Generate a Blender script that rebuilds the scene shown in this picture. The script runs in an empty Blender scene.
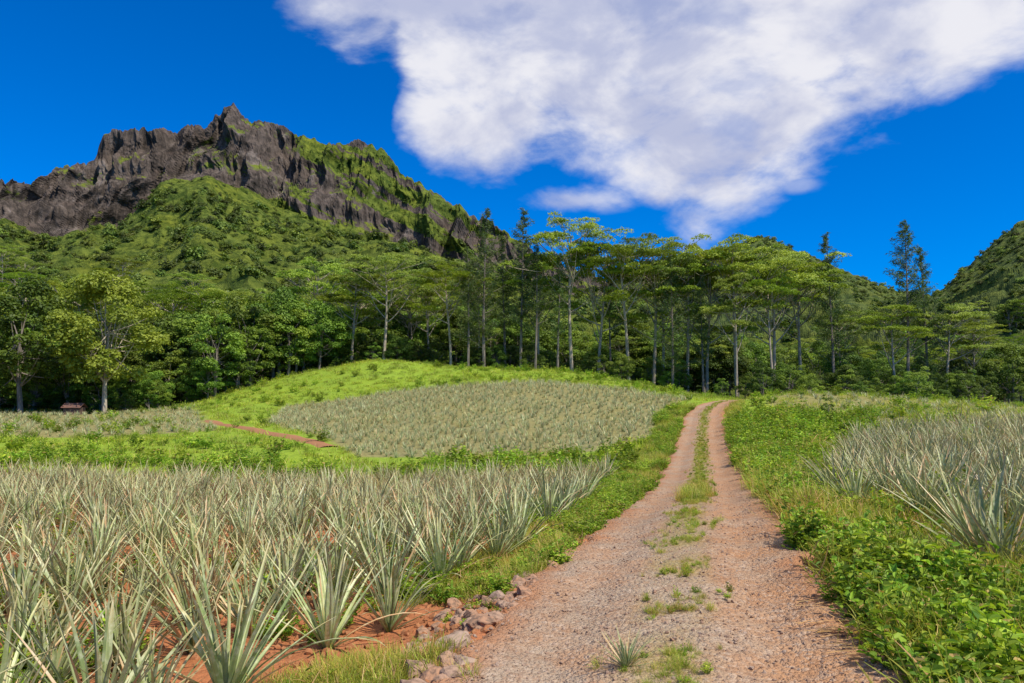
import bpy, math, numpy as np
from mathutils import Vector
rng=np.random.default_rng(7)
scene=bpy.context.scene
scene.view_settings.view_transform='Standard'
try: scene.view_settings.look='None'
except Exception: pass
scene.view_settings.exposure=0
EYE=1.75
# ------------------------------------------------------------ noise
def _h(xi,yi,seed):
    x=xi.astype(np.int64).astype(np.uint64); y=yi.astype(np.int64).astype(np.uint64)
    h=x*np.uint64(374761393)+y*np.uint64(668265263)+np.uint64(seed*97531+11)
    h&=np.uint64(0xffffffff)
    h=(h^(h>>np.uint64(13)))*np.uint64(1274126177); h&=np.uint64(0xffffffff)
    h=(h^(h>>np.uint64(16)))*np.uint64(2246822519); h&=np.uint64(0xffffffff)
    h=h^(h>>np.uint64(15))
    return h.astype(np.float64)/4294967295.0
def vn(x,y,seed=0):
    x=np.asarray(x,float); y=np.asarray(y,float)
    xi=np.floor(x); yi=np.floor(y); fx=x-xi; fy=y-yi
    fx=fx*fx*(3-2*fx); fy=fy*fy*(3-2*fy)
    a=_h(xi,yi,seed); b=_h(xi+1,yi,seed); c=_h(xi,yi+1,seed); d=_h(xi+1,yi+1,seed)
    return (a*(1-fx)+b*fx)*(1-fy)+(c*(1-fx)+d*fx)*fy
def fbm(x,y,seed=0,o=4):
    s=0;a=.5;t=0
    for i in range(o):
        s=s+a*vn(np.asarray(x)*2**i+i*17.3,np.asarray(y)*2**i-i*9.1,seed+i); t+=a; a*=.5
    return s/t
def ridged(x,y,seed=0,o=4):
    s=0;a=.5;t=0
    for i in range(o):
        n=1-np.abs(2*vn(np.asarray(x)*2**i+i*13.7,np.asarray(y)*2**i+i*5.1,seed+i)-1)
        s=s+a*n*n; t+=a; a*=.5
    return s/t
def sst(a,b,x):
    t=np.clip((np.asarray(x,float)-a)/(b-a),0,1); return t*t*(3-2*t)
# ------------------------------------------------------------ mesh builder
class MB:
    def __init__(s): s.V=[];s.F=[];s.C=[];s.M=[];s.n=0
    def add(s,V,F,C,m=0):
        V=np.asarray(V,float).reshape(-1,3); F=np.asarray(F,int).reshape(-1,4)
        C=np.asarray(C,float)
        if C.ndim==1: C=np.tile(C,(len(V),1))
        s.V.append(V); s.F.append(F+s.n); s.C.append(C); s.M.append(np.full(len(F),m)); s.n+=len(V)
    def mesh(s,name,mats,smooth=False):
        V=np.concatenate(s.V);F=np.concatenate(s.F);C=np.concatenate(s.C);M=np.concatenate(s.M)
        me=bpy.data.meshes.new(name)
        me.vertices.add(len(V)); me.vertices.foreach_set('co',V.astype(np.float32).ravel())
        me.loops.add(len(F)*4); me.loops.foreach_set('vertex_index',F.astype(np.int32).ravel())
        me.polygons.add(len(F)); me.polygons.foreach_set('loop_start',(np.arange(len(F))*4).astype(np.int32))
        try: me.polygons.foreach_set('loop_total',np.full(len(F),4,np.int32))
        except Exception: pass
        me.update(calc_edges=True)
        me.polygons.foreach_set('material_index',M.astype(np.int32))
        me.polygons.foreach_set('use_smooth',np.full(len(F),bool(smooth)))
        at=me.attributes.new('Col','FLOAT_COLOR','POINT')
        cc=np.ones((len(V),4),np.float32); cc[:,:C.shape[1]]=C
        at.data.foreach_set('color',cc.ravel())
        for m in mats: me.materials.append(m)
        me.update(); return me
def link(name,me,loc=(0,0,0),rz=0,sc=(1,1,1)):
    o=bpy.data.objects.new(name,me); scene.collection.objects.link(o)
    o.location=loc; o.rotation_euler=(0,0,rz); o.scale=sc; return o
def gridF(nr,nc):
    i=np.arange(nr-1)[:,None]*nc+np.arange(nc-1)[None,:]
    return np.stack([i,i+1,i+nc+1,i+nc],-1).reshape(-1,4)
# ------------------------------------------------------------ materials
def newmat(name):
    m=bpy.data.materials.new(name); m.use_nodes=True; nt=m.node_tree; nt.nodes.clear()
    return m,nt,nt.nodes,nt.links
def node(nt,t,**k):
    n=nt.nodes.new(t)
    for a,b in k.items(): setattr(n,a,b)
    return n
def mixc(nt,f,a,b,bt='MIX'):
    n=nt.nodes.new('ShaderNodeMix'); n.data_type='RGBA'; n.blend_type=bt
    for s,v in ((n.inputs[0],f),(n.inputs[6],a),(n.inputs[7],b)):
        if isinstance(v,bpy.types.NodeSocket): nt.links.new(v,s)
        elif isinstance(v,(tuple,list)): s.default_value=(*v[:3],1)
        else: s.default_value=v
    return n.outputs[2]
def mth(nt,op,a,b=None,c=None,clamp=False):
    n=nt.nodes.new('ShaderNodeMath'); n.operation=op; n.use_clamp=clamp
    for i,v in enumerate((a,b,c)):
        if v is None: continue
        if isinstance(v,bpy.types.NodeSocket): nt.links.new(v,n.inputs[i])
        else: n.inputs[i].default_value=v
    return n.outputs[0]
def mrange(nt,v,a,b,c=0.,d=1.,smooth=True):
    n=nt.nodes.new('ShaderNodeMapRange'); n.interpolation_type='SMOOTHSTEP' if smooth else 'LINEAR'
    nt.links.new(v,n.inputs[0])
    for i,x in zip((1,2,3,4),(a,b,c,d)): n.inputs[i].default_value=x
    return n.outputs[0]
def noise(nt,vec,scale,detail=4,rough=.55,dist=0):
    n=nt.nodes.new('ShaderNodeTexNoise'); n.inputs['Scale'].default_value=scale
    n.inputs['Detail'].default_value=detail; n.inputs['Roughness'].default_value=rough; n.inputs['Distortion'].default_value=dist
    if vec is not None: nt.links.new(vec,n.inputs['Vector'])
    return n.outputs['Fac']
def vmap(nt,vec,scale=(1,1,1),rot=(0,0,0)):
    n=nt.nodes.new('ShaderNodeMapping'); n.inputs['Scale'].default_value=scale; n.inputs['Rotation'].default_value=rot
    nt.links.new(vec,n.inputs[0]); return n.outputs[0]
def principled(nt,col,rough=.9,spec=.2,bump=None,bstr=.5,bdist=.05):
    p=nt.nodes.new('ShaderNodeBsdfPrincipled')
    if isinstance(col,bpy.types.NodeSocket): nt.links.new(col,p.inputs['Base Color'])
    else: p.inputs['Base Color'].default_value=(*col,1)
    p.inputs['Roughness'].default_value=rough; p.inputs['Specular IOR Level'].default_value=spec
    if bump is not None:
        b=nt.nodes.new('ShaderNodeBump'); b.inputs['Strength'].default_value=bstr; b.inputs['Distance'].default_value=bdist
        nt.links.new(bump,b.inputs['Height']); nt.links.new(b.outputs[0],p.inputs['Normal'])
    return p.outputs[0]
def out(nt,s):
    o=nt.nodes.new('ShaderNodeOutputMaterial'); nt.links.new(s,o.inputs[0])
def leafmat(name,c1,c2,c3=None,trans=.3,rough=.55,spec=.25,rndvar=.35,patch=None,K=1.2):
    m,nt,N,L=newmat(name)
    a=node(nt,'ShaderNodeAttribute',attribute_name='Col'); s=node(nt,'ShaderNodeSeparateColor'); L.new(a.outputs['Color'],s.inputs[0])
    oi=node(nt,'ShaderNodeObjectInfo')
    col=mixc(nt,s.outputs[0],c1,c2)
    if c3 is not None:
        col=mixc(nt,mrange(nt,s.outputs[2],.45,.55),col,c3)
    if patch:
        geo=node(nt,'ShaderNodeNewGeometry'); n=noise(nt,geo.outputs['Position'],patch[0],3,.6)
        col=mixc(nt,mrange(nt,n,.42,.62),col,mixc(nt,1.,col,patch[1],'MULTIPLY'))
    br=mrange(nt,oi.outputs['Random'],0,1,K*(1-rndvar),K*(1+rndvar),False)
    hs=node(nt,'ShaderNodeHueSaturation'); L.new(col,hs.inputs['Color']); L.new(br,hs.inputs['Value'])
    hu=mrange(nt,mth(nt,'FRACT',mth(nt,'MULTIPLY',oi.outputs['Random'],7.13)),0,1,.475,.510,False); L.new(hu,hs.inputs['Hue'])
    col=hs.outputs[0]
    p=principled(nt,col,rough,spec)
    t=node(nt,'ShaderNodeBsdfTranslucent'); L.new(mixc(nt,1.0,col,(1.25,1.25,.6),'MULTIPLY'),t.inputs[0])
    mx=node(nt,'ShaderNodeMixShader'); mx.inputs[0].default_value=trans; L.new(p,mx.inputs[1]); L.new(t.outputs[0],mx.inputs[2])
    out(nt,mx.outputs[0]); return m
def barkmat(name,c1,c2,scale=6):
    m,nt,N,L=newmat(name); tc=node(nt,'ShaderNodeTexCoord')
    v=vmap(nt,tc.outputs['Object'],(1,1,.25)); n=noise(nt,v,scale,5)
    col=mixc(nt,mrange(nt,n,.35,.65),c1,c2)
    out(nt,principled(nt,col,.9,.1,n,.4,.03)); return m
M_bark=barkmat('pale_bark',(.52,.43,.31),(.27,.215,.16),3)
M_barkd=barkmat('dark_bark',(.14,.115,.09),(.26,.22,.18),3)
M_umb=leafmat('albizia_leaves',(.10,.17,.018),(.27,.345,.045),rndvar=.25)
M_cas=leafmat('casuarina_needles',(.04,.08,.022),(.12,.17,.04),rndvar=.2)
M_brd=leafmat('broadleaf_leaves',(.04,.085,.010),(.165,.25,.028),rndvar=.5)
M_brl=leafmat('light_broadleaf_leaves',(.13,.205,.02),(.28,.37,.045),rndvar=.15)
M_can=leafmat('canopy_leaves',(.045,.08,.014),(.17,.225,.032),rndvar=.6,patch=(.012,(.62,.68,.7)),K=1.2)
M_herb=leafmat('weed_leaves',(.11,.22,.018),(.33,.43,.04),(.42,.31,.10),rndvar=.4,trans=.35,patch=(.8,(.75,.8,.8)))
M_grs=leafmat('grass_blades',(.15,.24,.025),(.36,.40,.06),(.50,.38,.15),rndvar=.3,trans=.35,patch=(.7,(1.1,.88,.9)))
M_mead=leafmat('meadow_blades',(.20,.30,.02),(.39,.45,.045),(.46,.38,.13),rndvar=.35,trans=.35,patch=(.16,(.66,.70,.85)),K=1.15)
def pinemat(name,k=1.0):
    m,nt,N,L=newmat(name)
    a=node(nt,'ShaderNodeAttribute',attribute_name='Col'); s=node(nt,'ShaderNodeSeparateColor'); L.new(a.outputs['Color'],s.inputs[0])
    oi=node(nt,'ShaderNodeObjectInfo')
    col=mixc(nt,s.outputs[0],(.115*k,.19*k,.05*k),(.40*k,.435*k,.19*k))
    col=mixc(nt,mrange(nt,s.outputs[1],.6,1.),col,(.46*k,.37*k,.17*k))
    col=mixc(nt,mrange(nt,s.outputs[2],.45,.55),col,(.50*k,.33*k,.16*k))
    tc=node(nt,'ShaderNodeTexCoord'); n=noise(nt,tc.outputs['Object'],14,3)
    col=mixc(nt,mrange(nt,n,.42,.7,0,.55),col,(.60*k,.60*k,.41*k))
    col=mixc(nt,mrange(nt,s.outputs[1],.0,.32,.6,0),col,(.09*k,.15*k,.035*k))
    geo=node(nt,'ShaderNodeNewGeometry'); nn=noise(nt,geo.outputs['Position'],.35,3,.6); col=mixc(nt,mrange(nt,nn,.4,.65),col,mixc(nt,1.,col,(.90,.87,.74),'MULTIPLY'))
    hs=node(nt,'ShaderNodeHueSaturation'); L.new(col,hs.inputs['Color']); L.new(mrange(nt,oi.outputs['Random'],0,1,.80,1.35,False),hs.inputs['Value'])
    p=principled(nt,hs.outputs[0],.42,.4)
    t=node(nt,'ShaderNodeBsdfTranslucent'); L.new(hs.outputs[0],t.inputs[0])
    mx=node(nt,'ShaderNodeMixShader'); mx.inputs[0].default_value=.16; L.new(p,mx.inputs[1]); L.new(t.outputs[0],mx.inputs[2])
    out(nt,mx.outputs[0]); return m
M_pine=pinemat('pineapple_leaves'); M_pinef=pinemat('pineapple_leaves_far',1.08)
def stonemat(name,c1,c2,c3):
    m,nt,N,L=newmat(name); tc=node(nt,'ShaderNodeTexCoord'); oi=node(nt,'ShaderNodeObjectInfo')
    n=noise(nt,tc.outputs['Object'],2.2,7,.7)
    col=mixc(nt,oi.outputs['Random'],c1,c2); col=mixc(nt,mrange(nt,n,.42,.62),col,c3)
    out(nt,principled(nt,col,.95,.1,n,.6,.02)); return m
M_stone=stonemat('stone',(.38,.27,.20),(.40,.22,.13),(.20,.13,.09))
M_grav=stonemat('gravel_stone',(.46,.34,.26),(.34,.19,.115),(.26,.18,.13))
M_clod=stonemat('earth_clod',(.36,.14,.06),(.26,.10,.045),(.40,.19,.09))
# ------------------------------------------------------------ terrain
CXY=np.array([-40,-10,0,5,8,12,23,41,55,62,70,80,95,120.])
CXX=np.array([-11,-3,-.3,1.0,1.75,2.8,5.75,10.4,14.3,17.0,20.8,26.5,36,54.])
def cx(Y): return np.interp(Y,CXY,CXX)
CP=[]
for y,z in [(-10,0),(0,0),(5,0),(8,0),(12,-.08),(17,-.45),(23,-.75),(30,-.75),(41,-.4),(50,.42),(60,1.3),(68,1.68),(80,1.6),(95,1.5)]:
    CP.append((float(cx(y)),y,z)); 
CP+=[(-10,-8,-.1),(8,-8,.1),(-4,4,-.22),(-8,4,-.3),(-18,4,-.4),(-4,10,-.5),(-10,12,-.7),(-25,12,-.8),(0,15,-.72),(-12,19,-1.05),(-25,19,-1.1),(1.5,20,-.95),
(-12,28,-1.5),(-25,28,-1.5),(-45,28,-1.5),(3,28,-1.25),(-12,35,-1.6),(-35,35,-1.6),(2,35,-1.3),(-12,42,-1.0),(-28,42,-1.25),(-48,45,-1.05),(2,42,-.8),
(-40,55,-.7),(-22,56,-.35),(-50,70,-.15),(-32,72,.1),(-60,90,.5),(-100,90,.6),(-46,90,.3),
(-5,55,.28),(-12,55,.0),(5,55,.45),(-18.4,75,1.25),(-9.3,75,2.6),(2.8,75,3.3),(11,75,2.9),(9,60,1.1),(0,65,1.9),
(-19,100,7.1),(-28.6,100,5.1),(-38,100,2.8),(-46,100,.6),(-8.4,100,6.3),(5,100,5.7),(14.6,100,4.4),(25,100,2.4),(-24,88,3.0),(-10,86,4.0),(4,86,4.2),(-33,86,1.6),
(-60,130,1.5),(-20,130,5),(10,130,4),(40,130,1.5),(80,130,1),(-110,140,2),
(6,4,.08),(8,8,.2),(14,8,.3),(10,12,.12),(18,14,.25),(14,20,.1),(22,22,.3),(8,23,-.55),(12.5,30,-.1),(17,30,.45),(28,32,.4),(20,40,.8),(34,45,.7),(16,45,.45),(28,60,1.6),(24,65,2.35),(31,65,2.1),(46,65,1.1),(60,65,.8),
(40,85,1.2),(60,100,.8),(100,100,.6),(-100,250,6),(0,250,6),(120,250,5),(-300,600,12),(0,600,12),(300,600,12)]
CP=np.array(CP,float)
def uv(X,Y):
    Y=np.clip(Y,-9,600); return np.clip(X/(Y+16),-1.7,1.7)*1.5, np.log(Y+16)
def _k(r2): return .5*r2*np.log(np.maximum(r2,1e-12))
_cu,_cv=uv(CP[:,0],CP[:,1]); n_=len(CP)
A=np.zeros((n_+3,n_+3)); A[:n_,:n_]=_k((_cu[:,None]-_cu)**2+(_cv[:,None]-_cv)**2)+np.eye(n_)*2e-4
P_=np.stack([np.ones(n_),_cu,_cv],1); A[:n_,n_:]=P_; A[n_:,:n_]=P_.T
_w=np.linalg.solve(A,np.concatenate([CP[:,2],[0,0,0]]))
def T(X,Y,detail=True):
    X=np.asarray(X,float);Y=np.asarray(Y,float); sh=X.shape; X=X.ravel();Y=Y.ravel()
    u,v=uv(X,Y); z=_w[n_]+_w[n_+1]*u+_w[n_+2]*v
    for i in range(n_): z=z+_w[i]*_k((u-_cu[i])**2+(v-_cv[i])**2)
    lat=X-cx(Y)
    if detail:
        off=sst(1.7,3.2,np.abs(lat))
        z=z+off*(fbm(X*.9,Y*.9,5,3)-.5)*.12+off*(fbm(X*.13,Y*.13,8,3)-.5)*.5*sst(25,60,Y)
        bank=sst(-1.5,-2.4,lat)*(1-sst(9,16,Y))*sst(-6,0,Y)
        z=z-.24*bank*(1-sst(-6,-14,lat)*.5)+.14*(fbm(X*3.3,Y*3.3,15,4)-.5)*sst(1.5,1.8,-lat)*(1-sst(2.8,3.6,-lat))*(1-sst(9,14,Y))
    return z.reshape(sh)
def seg_dist(X,Y,P):
    d=np.full(np.shape(X),1e9)
    for (a,b),(c,e) in zip(P[:-1],P[1:]):
        vx,vy=c-a,e-b; t=np.clip(((X-a)*vx+(Y-b)*vy)/(vx*vx+vy*vy),0,1)
        d=np.minimum(d,np.hypot(X-a-t*vx,Y-b-t*vy))
    return d
PATH=[(-27,66),(-23,60.5),(-17.5,52),(-13,46),(-10.5,43)]
def in_field1(X,Y):
    lat=X-cx(Y); lim=-2.45-.5*(1-sst(4,8,Y))-.9*sst(14,26,Y)
    return (lat<lim)&(Y>2.0)&(Y<29.5)
def in_field2(X,Y):
    lat=X-cx(Y); w=fbm(X*.2,Y*.2,31,2)*1.5
    left=np.interp(Y,[38,45,60,80],[-7.5,-11,-20,-24])
    return (Y>38+w+sst(3,9,X)*4)&(Y<78+w-np.clip((X-5)*.7,0,30))&(X>left)&(lat<-3.0-sst(45,60,Y)*1.0)
def in_field3(X,Y):
    left=np.interp(Y,[50,86],[-16,-34]); return (Y>51+fbm(X*.1,Y*.1,3,2)*6)&(Y<86)&(X<left-3)
def in_field4(X,Y):
    lat=X-cx(Y); w=fbm(X*.5,Y*.5,41,2)-.5
    return (Y>5.6)&(Y<30)&(lat>2.35+w*1.0+1.3*sst(9,22,Y)+2*sst(20,30,Y)+1.2*(1-sst(5.5,8,Y)))
def in_field5(X,Y):
    lat=X-cx(Y); return (Y>=30)&(Y<66)&(lat>6.5-3*sst(45,60,Y)+fbm(X*.2,Y*.2,43,2)*3)
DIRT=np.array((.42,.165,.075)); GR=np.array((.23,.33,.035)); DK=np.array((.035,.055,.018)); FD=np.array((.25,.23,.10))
def zonecol(X,Y):
    c=np.tile(GR,(len(X),1)).astype(float); lat=X-cx(Y)
    def st(m,col): c[m]=col
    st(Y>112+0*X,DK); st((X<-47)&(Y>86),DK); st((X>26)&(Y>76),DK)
    st(in_field3(X,Y)|in_field2(X,Y),FD); st(in_field5(X,Y),np.array((.25,.23,.085)))
    st(in_field1(X,Y),DIRT); st(in_field4(X,Y),DIRT*.8+GR*.2)
    st((np.abs(lat)<3.2)&(Y<11)&(lat<0),DIRT*1.0)
    st((lat<-1)&(lat>-3.2)&(Y>=11)&(Y<30),DIRT*.35+GR*.6)
    st((Y<3),DIRT*.6+GR*.4)
    st((lat>0)&(lat<3.5)&(Y<14),DIRT*.7+GR*.25)
    return c
tt=np.linspace(-1,1,560); xs=7*np.sinh(6.75*tt)/1.0
ty=np.linspace(-.33,1,620); ys=6*np.sinh(6.9*ty)+3
XX,YY=np.meshgrid(xs,ys); Xf,Yf=XX.ravel(),YY.ravel()
Z=T(Xf,Yf); latf=Xf-cx(Yf); Z=Z-.09*(1-sst(1.1,1.6,np.abs(latf)))*(Yf<100)
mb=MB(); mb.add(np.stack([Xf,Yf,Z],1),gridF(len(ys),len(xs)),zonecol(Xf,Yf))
m,nt,N,L=newmat('ground_cover')
a=node(nt,'ShaderNodeAttribute',attribute_name='Col'); tc=node(nt,'ShaderNodeTexCoord'); P=tc.outputs['Object']
n1=noise(nt,P,.35,5,.6); n2=noise(nt,P,4,6,.65); n3=noise(nt,P,26,4,.6)
c=mixc(nt,mrange(nt,n1,.35,.65,0,.35),a.outputs['Color'],mixc(nt,1.,a.outputs['Color'],(1.25,1.12,.75),'MULTIPLY'))
c=mixc(nt,mrange(nt,n2,.4,.68,0,.6),c,mixc(nt,1.,c,(.5,.5,.5),'MULTIPLY'))
c=mixc(nt,mrange(nt,n3,.5,.75,0,.5),c,mixc(nt,1.,c,(1.4,1.35,1.3),'MULTIPLY'))
hb=mth(nt,'ADD',n2,mth(nt,'MULTIPLY',n3,.4))
out(nt,principled(nt,c,.95,.1,hb,.8,.08))
link('ground',mb.mesh('ground',[m],True))
# ------------------------------------------------------------ road
yr=[-9.]
while yr[-1]<98: yr.append(yr[-1]+max(.06,.010*abs(yr[-1])))
yr=np.array(yr); lt=np.linspace(-2.1,2.1,84)
LL,YR=np.meshgrid(lt,yr); LL=LL.ravel();YR=YR.ravel(); XR=LL+cx(YR)
ed=1.40+(fbm(YR*.9,np.sign(LL)*9,51,4)-.5)*.5+(fbm(YR*4.,np.sign(LL)*9,52,3)-.5)*.25+.15*np.exp(-((YR-4)/2)**2)
def rutz(lat): return -.05*np.exp(-((np.abs(lat)-.78)/.3)**2)
def road_noise(X,Y): return (fbm(X*2.5,Y*2.5,61,4)-.5)*.06
zz=T(XR,YR,False)+.035+rutz(LL)+road_noise(XR,YR)+(fbm(XR*9,YR*9,71,3)-.5)*.03*(1-sst(8,20,YR))
zz-=.30*sst(0,.35,np.abs(LL)-ed)
mb=MB(); mb.add(np.stack([XR,YR,zz],1),gridF(len(yr),len(lt)),np.stack([(LL+2.1)/4.2,np.clip(YR/100,0,1),sst(-.35,0.,np.abs(LL)-ed)],1))
m,nt,N,L=newmat('gravel_surface')
a=node(nt,'ShaderNodeAttribute',attribute_name='Col'); s=node(nt,'ShaderNodeSeparateColor'); L.new(a.outputs['Color'],s.inputs[0]); tc=node(nt,'ShaderNodeTexCoord'); P=tc.outputs['Object']
n1=noise(nt,P,1.1,5,.6); n2=noise(nt,P,9,5,.7); n4=noise(nt,P,.45,3,.5)
grey=(.39,.29,.205); red=(.43,.235,.125)
f=mth(nt,'ADD',mrange(nt,s.outputs[0],.35,.75,.0,.5),mrange(nt,s.outputs[1],.04,.16,0,.35))
f=mth(nt,'ADD',f,mrange(nt,n1,.35,.65,-.3,.6),clamp=True)
c=mixc(nt,f,grey,red)
v=node(nt,'ShaderNodeTexVoronoi'); v.inputs['Scale'].default_value=26; L.new(P,v.inputs['Vector'])
v2=node(nt,'ShaderNodeTexVoronoi'); v2.inputs['Scale'].default_value=65; L.new(P,v2.inputs['Vector'])
sv=node(nt,'ShaderNodeSeparateColor'); L.new(v.outputs['Color'],sv.inputs[0])
sv2=node(nt,'ShaderNodeSeparateColor'); L.new(v2.outputs['Color'],sv2.inputs[0])
c=mixc(nt,mrange(nt,sv.outputs[0],.55,1,0,.55),c,(.52,.40,.30))
c=mixc(nt,mrange(nt,sv2.outputs[1],.6,1,0,.5),c,(.20,.11,.07))
c=mixc(nt,mrange(nt,n2,.45,.68,0,.5),c,(.30,.15,.08))
c=mixc(nt,mrange(nt,n4,.45,.62,0,.3),c,mixc(nt,1.,c,(.75,.70,.66),'MULTIPLY'))
c=mixc(nt,mth(nt,'MULTIPLY',s.outputs[2],.75),c,(.38,.17,.08))
d=mth(nt,'ABSOLUTE',mth(nt,'SUBTRACT',s.outputs[0],.5))
mid=mth(nt,'MULTIPLY',mrange(nt,d,.02,.11,1,0),mrange(nt,n1,.35,.6,.1,1.))
c=mixc(nt,mth(nt,'MULTIPLY',mid,mrange(nt,s.outputs[1],.03,.22,.45,.95)),c,(.25,.23,.08))
hb=mth(nt,'ADD',mth(nt,'MULTIPLY',v.outputs['Distance'],-1.),mth(nt,'ADD',mth(nt,'MULTIPLY',v2.outputs['Distance'],-.5),n2))
out(nt,principled(nt,c,.97,.08,hb,.85,.025))
link('gravel_road',mb.mesh('gravel_road',[m],True))
pp=np.array(PATH); tq=np.linspace(0,len(pp)-1,90); px_=np.interp(tq,range(len(pp)),pp[:,0]); py_=np.interp(tq,range(len(pp)),pp[:,1])
wl=np.linspace(-1,1,7); PX=(px_[:,None]+wl*(.45+.4*vn(tq*3,tq*0,3))[:,None]).ravel(); PY=(py_[:,None]+wl*.3).ravel()
pz=T(PX,PY)+.10-.2*np.tile(wl**2,90)
mb=MB(); mb.add(np.stack([PX,PY,pz],1),gridF(90,7),(.5,.5,.5))
m,nt,N,L=newmat('red_earth'); tc=node(nt,'ShaderNodeTexCoord'); n=noise(nt,tc.outputs['Object'],3,5)
out(nt,principled(nt,mixc(nt,n,(.36,.17,.08),(.27,.13,.07)),.95,.1,n)); link('dirt_path',mb.mesh('dirt_path',[m],True))
# ------------------------------------------------------------ plants meshes
def unit(v): return v/np.maximum(np.linalg.norm(v,axis=-1,keepdims=True),1e-9)
def leaf_cards(mb,C,Ls,Ws,nrm,rnd,b=None,mat=0,r=rng,axis=None):
    n=len(C); nrm=unit(nrm); ax=r.normal(size=(n,3)) if axis is None else axis
    a=unit(ax-nrm*(ax*nrm).sum(1,keepdims=True)); bb=np.cross(nrm,a)
    Ls=np.broadcast_to(Ls,(n,))[:,None]; Ws=np.broadcast_to(Ws,(n,))[:,None]
    V=np.stack([C-a*Ls/2,C+bb*Ws/2,C+a*Ls/2,C-bb*Ws/2],1).reshape(-1,3)
    F=np.arange(n*4).reshape(-1,4); col=np.zeros((n,3)); col[:,0]=rnd; col[:,2]=0 if b is None else b
    mb.add(V,F,np.repeat(col,4,0),mat)
def leaf6(mb,B,ax,nrm,Ls,Ws,rnd,b,mat=0):
    n=len(B); a=unit(ax); nrm=unit(nrm-a*(nrm*a).sum(1,keepdims=True)); s=np.cross(nrm,a)
    Ls=np.broadcast_to(Ls,(n,))[:,None]; Ws=np.broadcast_to(Ws,(n,))[:,None]
    dn=nrm*Ws*.22
    V=np.stack([B,B+a*Ls*.33+s*Ws*.5+dn,B+a*Ls*.72+s*Ws*.36+dn*.6,B+a*Ls-nrm*Ls*.12,B+a*Ls*.72-s*Ws*.36+dn*.6,B+a*Ls*.33-s*Ws*.5+dn],1).reshape(-1,3)
    i=np.arange(n)[:,None]*6
    F=np.concatenate([i+np.array([0,1,2,3]),i+np.array([3,4,5,0])]); col=np.zeros((n,3)); col[:,0]=rnd; col[:,2]=b
    mb.add(V,F,np.repeat(col,6,0),mat)
def tube(mb,pts,rad,n=6,mat=0,col=(.5,.5,0)):
    pts=np.asarray(pts,float); K=len(pts); d=unit(np.gradient(pts,axis=0)); up=np.array([.3,.9,.2])
    a=unit(np.cross(d,up)); b=np.cross(d,a); th=np.linspace(0,2*np.pi,n,endpoint=False)
    V=(pts[:,None]+np.asarray(rad)[:,None,None]*(a[:,None]*np.cos(th)[None,:,None]+b[:,None]*np.sin(th)[None,:,None])).reshape(-1,3)
    i=np.arange(K-1)[:,None]*n; j=np.arange(n)[None,:]; j2=(j+1)%n
    mb.add(V,np.stack([i+j,i+j2,i+n+j2,i+n+j],-1).reshape(-1,4),col,mat)
def ribbon_leaf(mb,phi,th0,droop,Lg,W,seg,rnd,dry,chan=True,base=(0,0,0),twist=0,mat=0):
    t=np.linspace(0,1,seg+1); th=th0-droop*t**1.6; ds=Lg/seg
    r=.02+np.concatenate([[0],np.cumsum(np.cos((th[1:]+th[:-1])/2)*ds)]); z=np.concatenate([[0],np.cumsum(np.sin((th[1:]+th[:-1])/2)*ds)])
    dx,dy=math.cos(phi),math.sin(phi); ph2=twist*t*t
    cxx=r*dx-ph2*dy*Lg; cyy=r*dy+ph2*dx*Lg
    w=W*np.minimum(1,.55+t*3)*np.clip(1-t,0,1)**.55+.0015
    C=np.stack([cxx,cyy,z],1)+np.array(base); s=np.array([-dy,dx,0.]); nn=np.stack([-np.sin(th)*dx,-np.sin(th)*dy,np.cos(th)],1)
    if chan:
        V=np.stack([C+s*w[:,None]/2+nn*w[:,None]*.28,C,C-s*w[:,None]/2+nn*w[:,None]*.28],1).reshape(-1,3); k=3
    else:
        V=np.stack([C+s*w[:,None]/2,C-s*w[:,None]/2],1).reshape(-1,3); k=2
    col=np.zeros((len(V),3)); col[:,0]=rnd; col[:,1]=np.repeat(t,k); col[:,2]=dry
    mb.add(V,gridF(seg+1,k),col,mat)
def pineapple(name,seed,nl,seg,chan,wk,mat):
    r=np.random.default_rng(seed); mb=MB()
    lean=r.uniform(0,6.28); la=r.uniform(0,.2)
    for i in range(nl):
        f=i/nl; ph=i*2.39996+r.uniform(-.4,.4)
        th0=math.radians(36+50*f**.7+r.uniform(-10,10))+la*math.cos(ph-lean); dr=math.radians(r.uniform(0,20)*(1.2-f*.8)+(38 if r.random()<.12 else 0))
        Lg=(.58+.46*math.sin(math.pi*min(1,f*.85+.18)))*r.uniform(.7,1.22)
        dry=1. if (r.random()<.05 or (f<.2 and r.random()<.4)) else 0.
        ribbon_leaf(mb,ph,th0,dr,Lg,r.uniform(.034,.056)*wk,seg,np.clip(r.random()*.85+.25*f,0,1),dry,chan,(0,0,.0),r.uniform(-.14,.14))
    return mb.mesh(name,[mat],False)
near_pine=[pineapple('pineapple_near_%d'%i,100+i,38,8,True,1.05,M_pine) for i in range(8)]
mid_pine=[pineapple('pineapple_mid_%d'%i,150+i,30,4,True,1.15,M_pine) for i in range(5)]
far_pine=[pineapple('pineapple_far_%d'%i,200+i,22,3,False,1.5,M_pinef) for i in range(4)]
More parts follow.
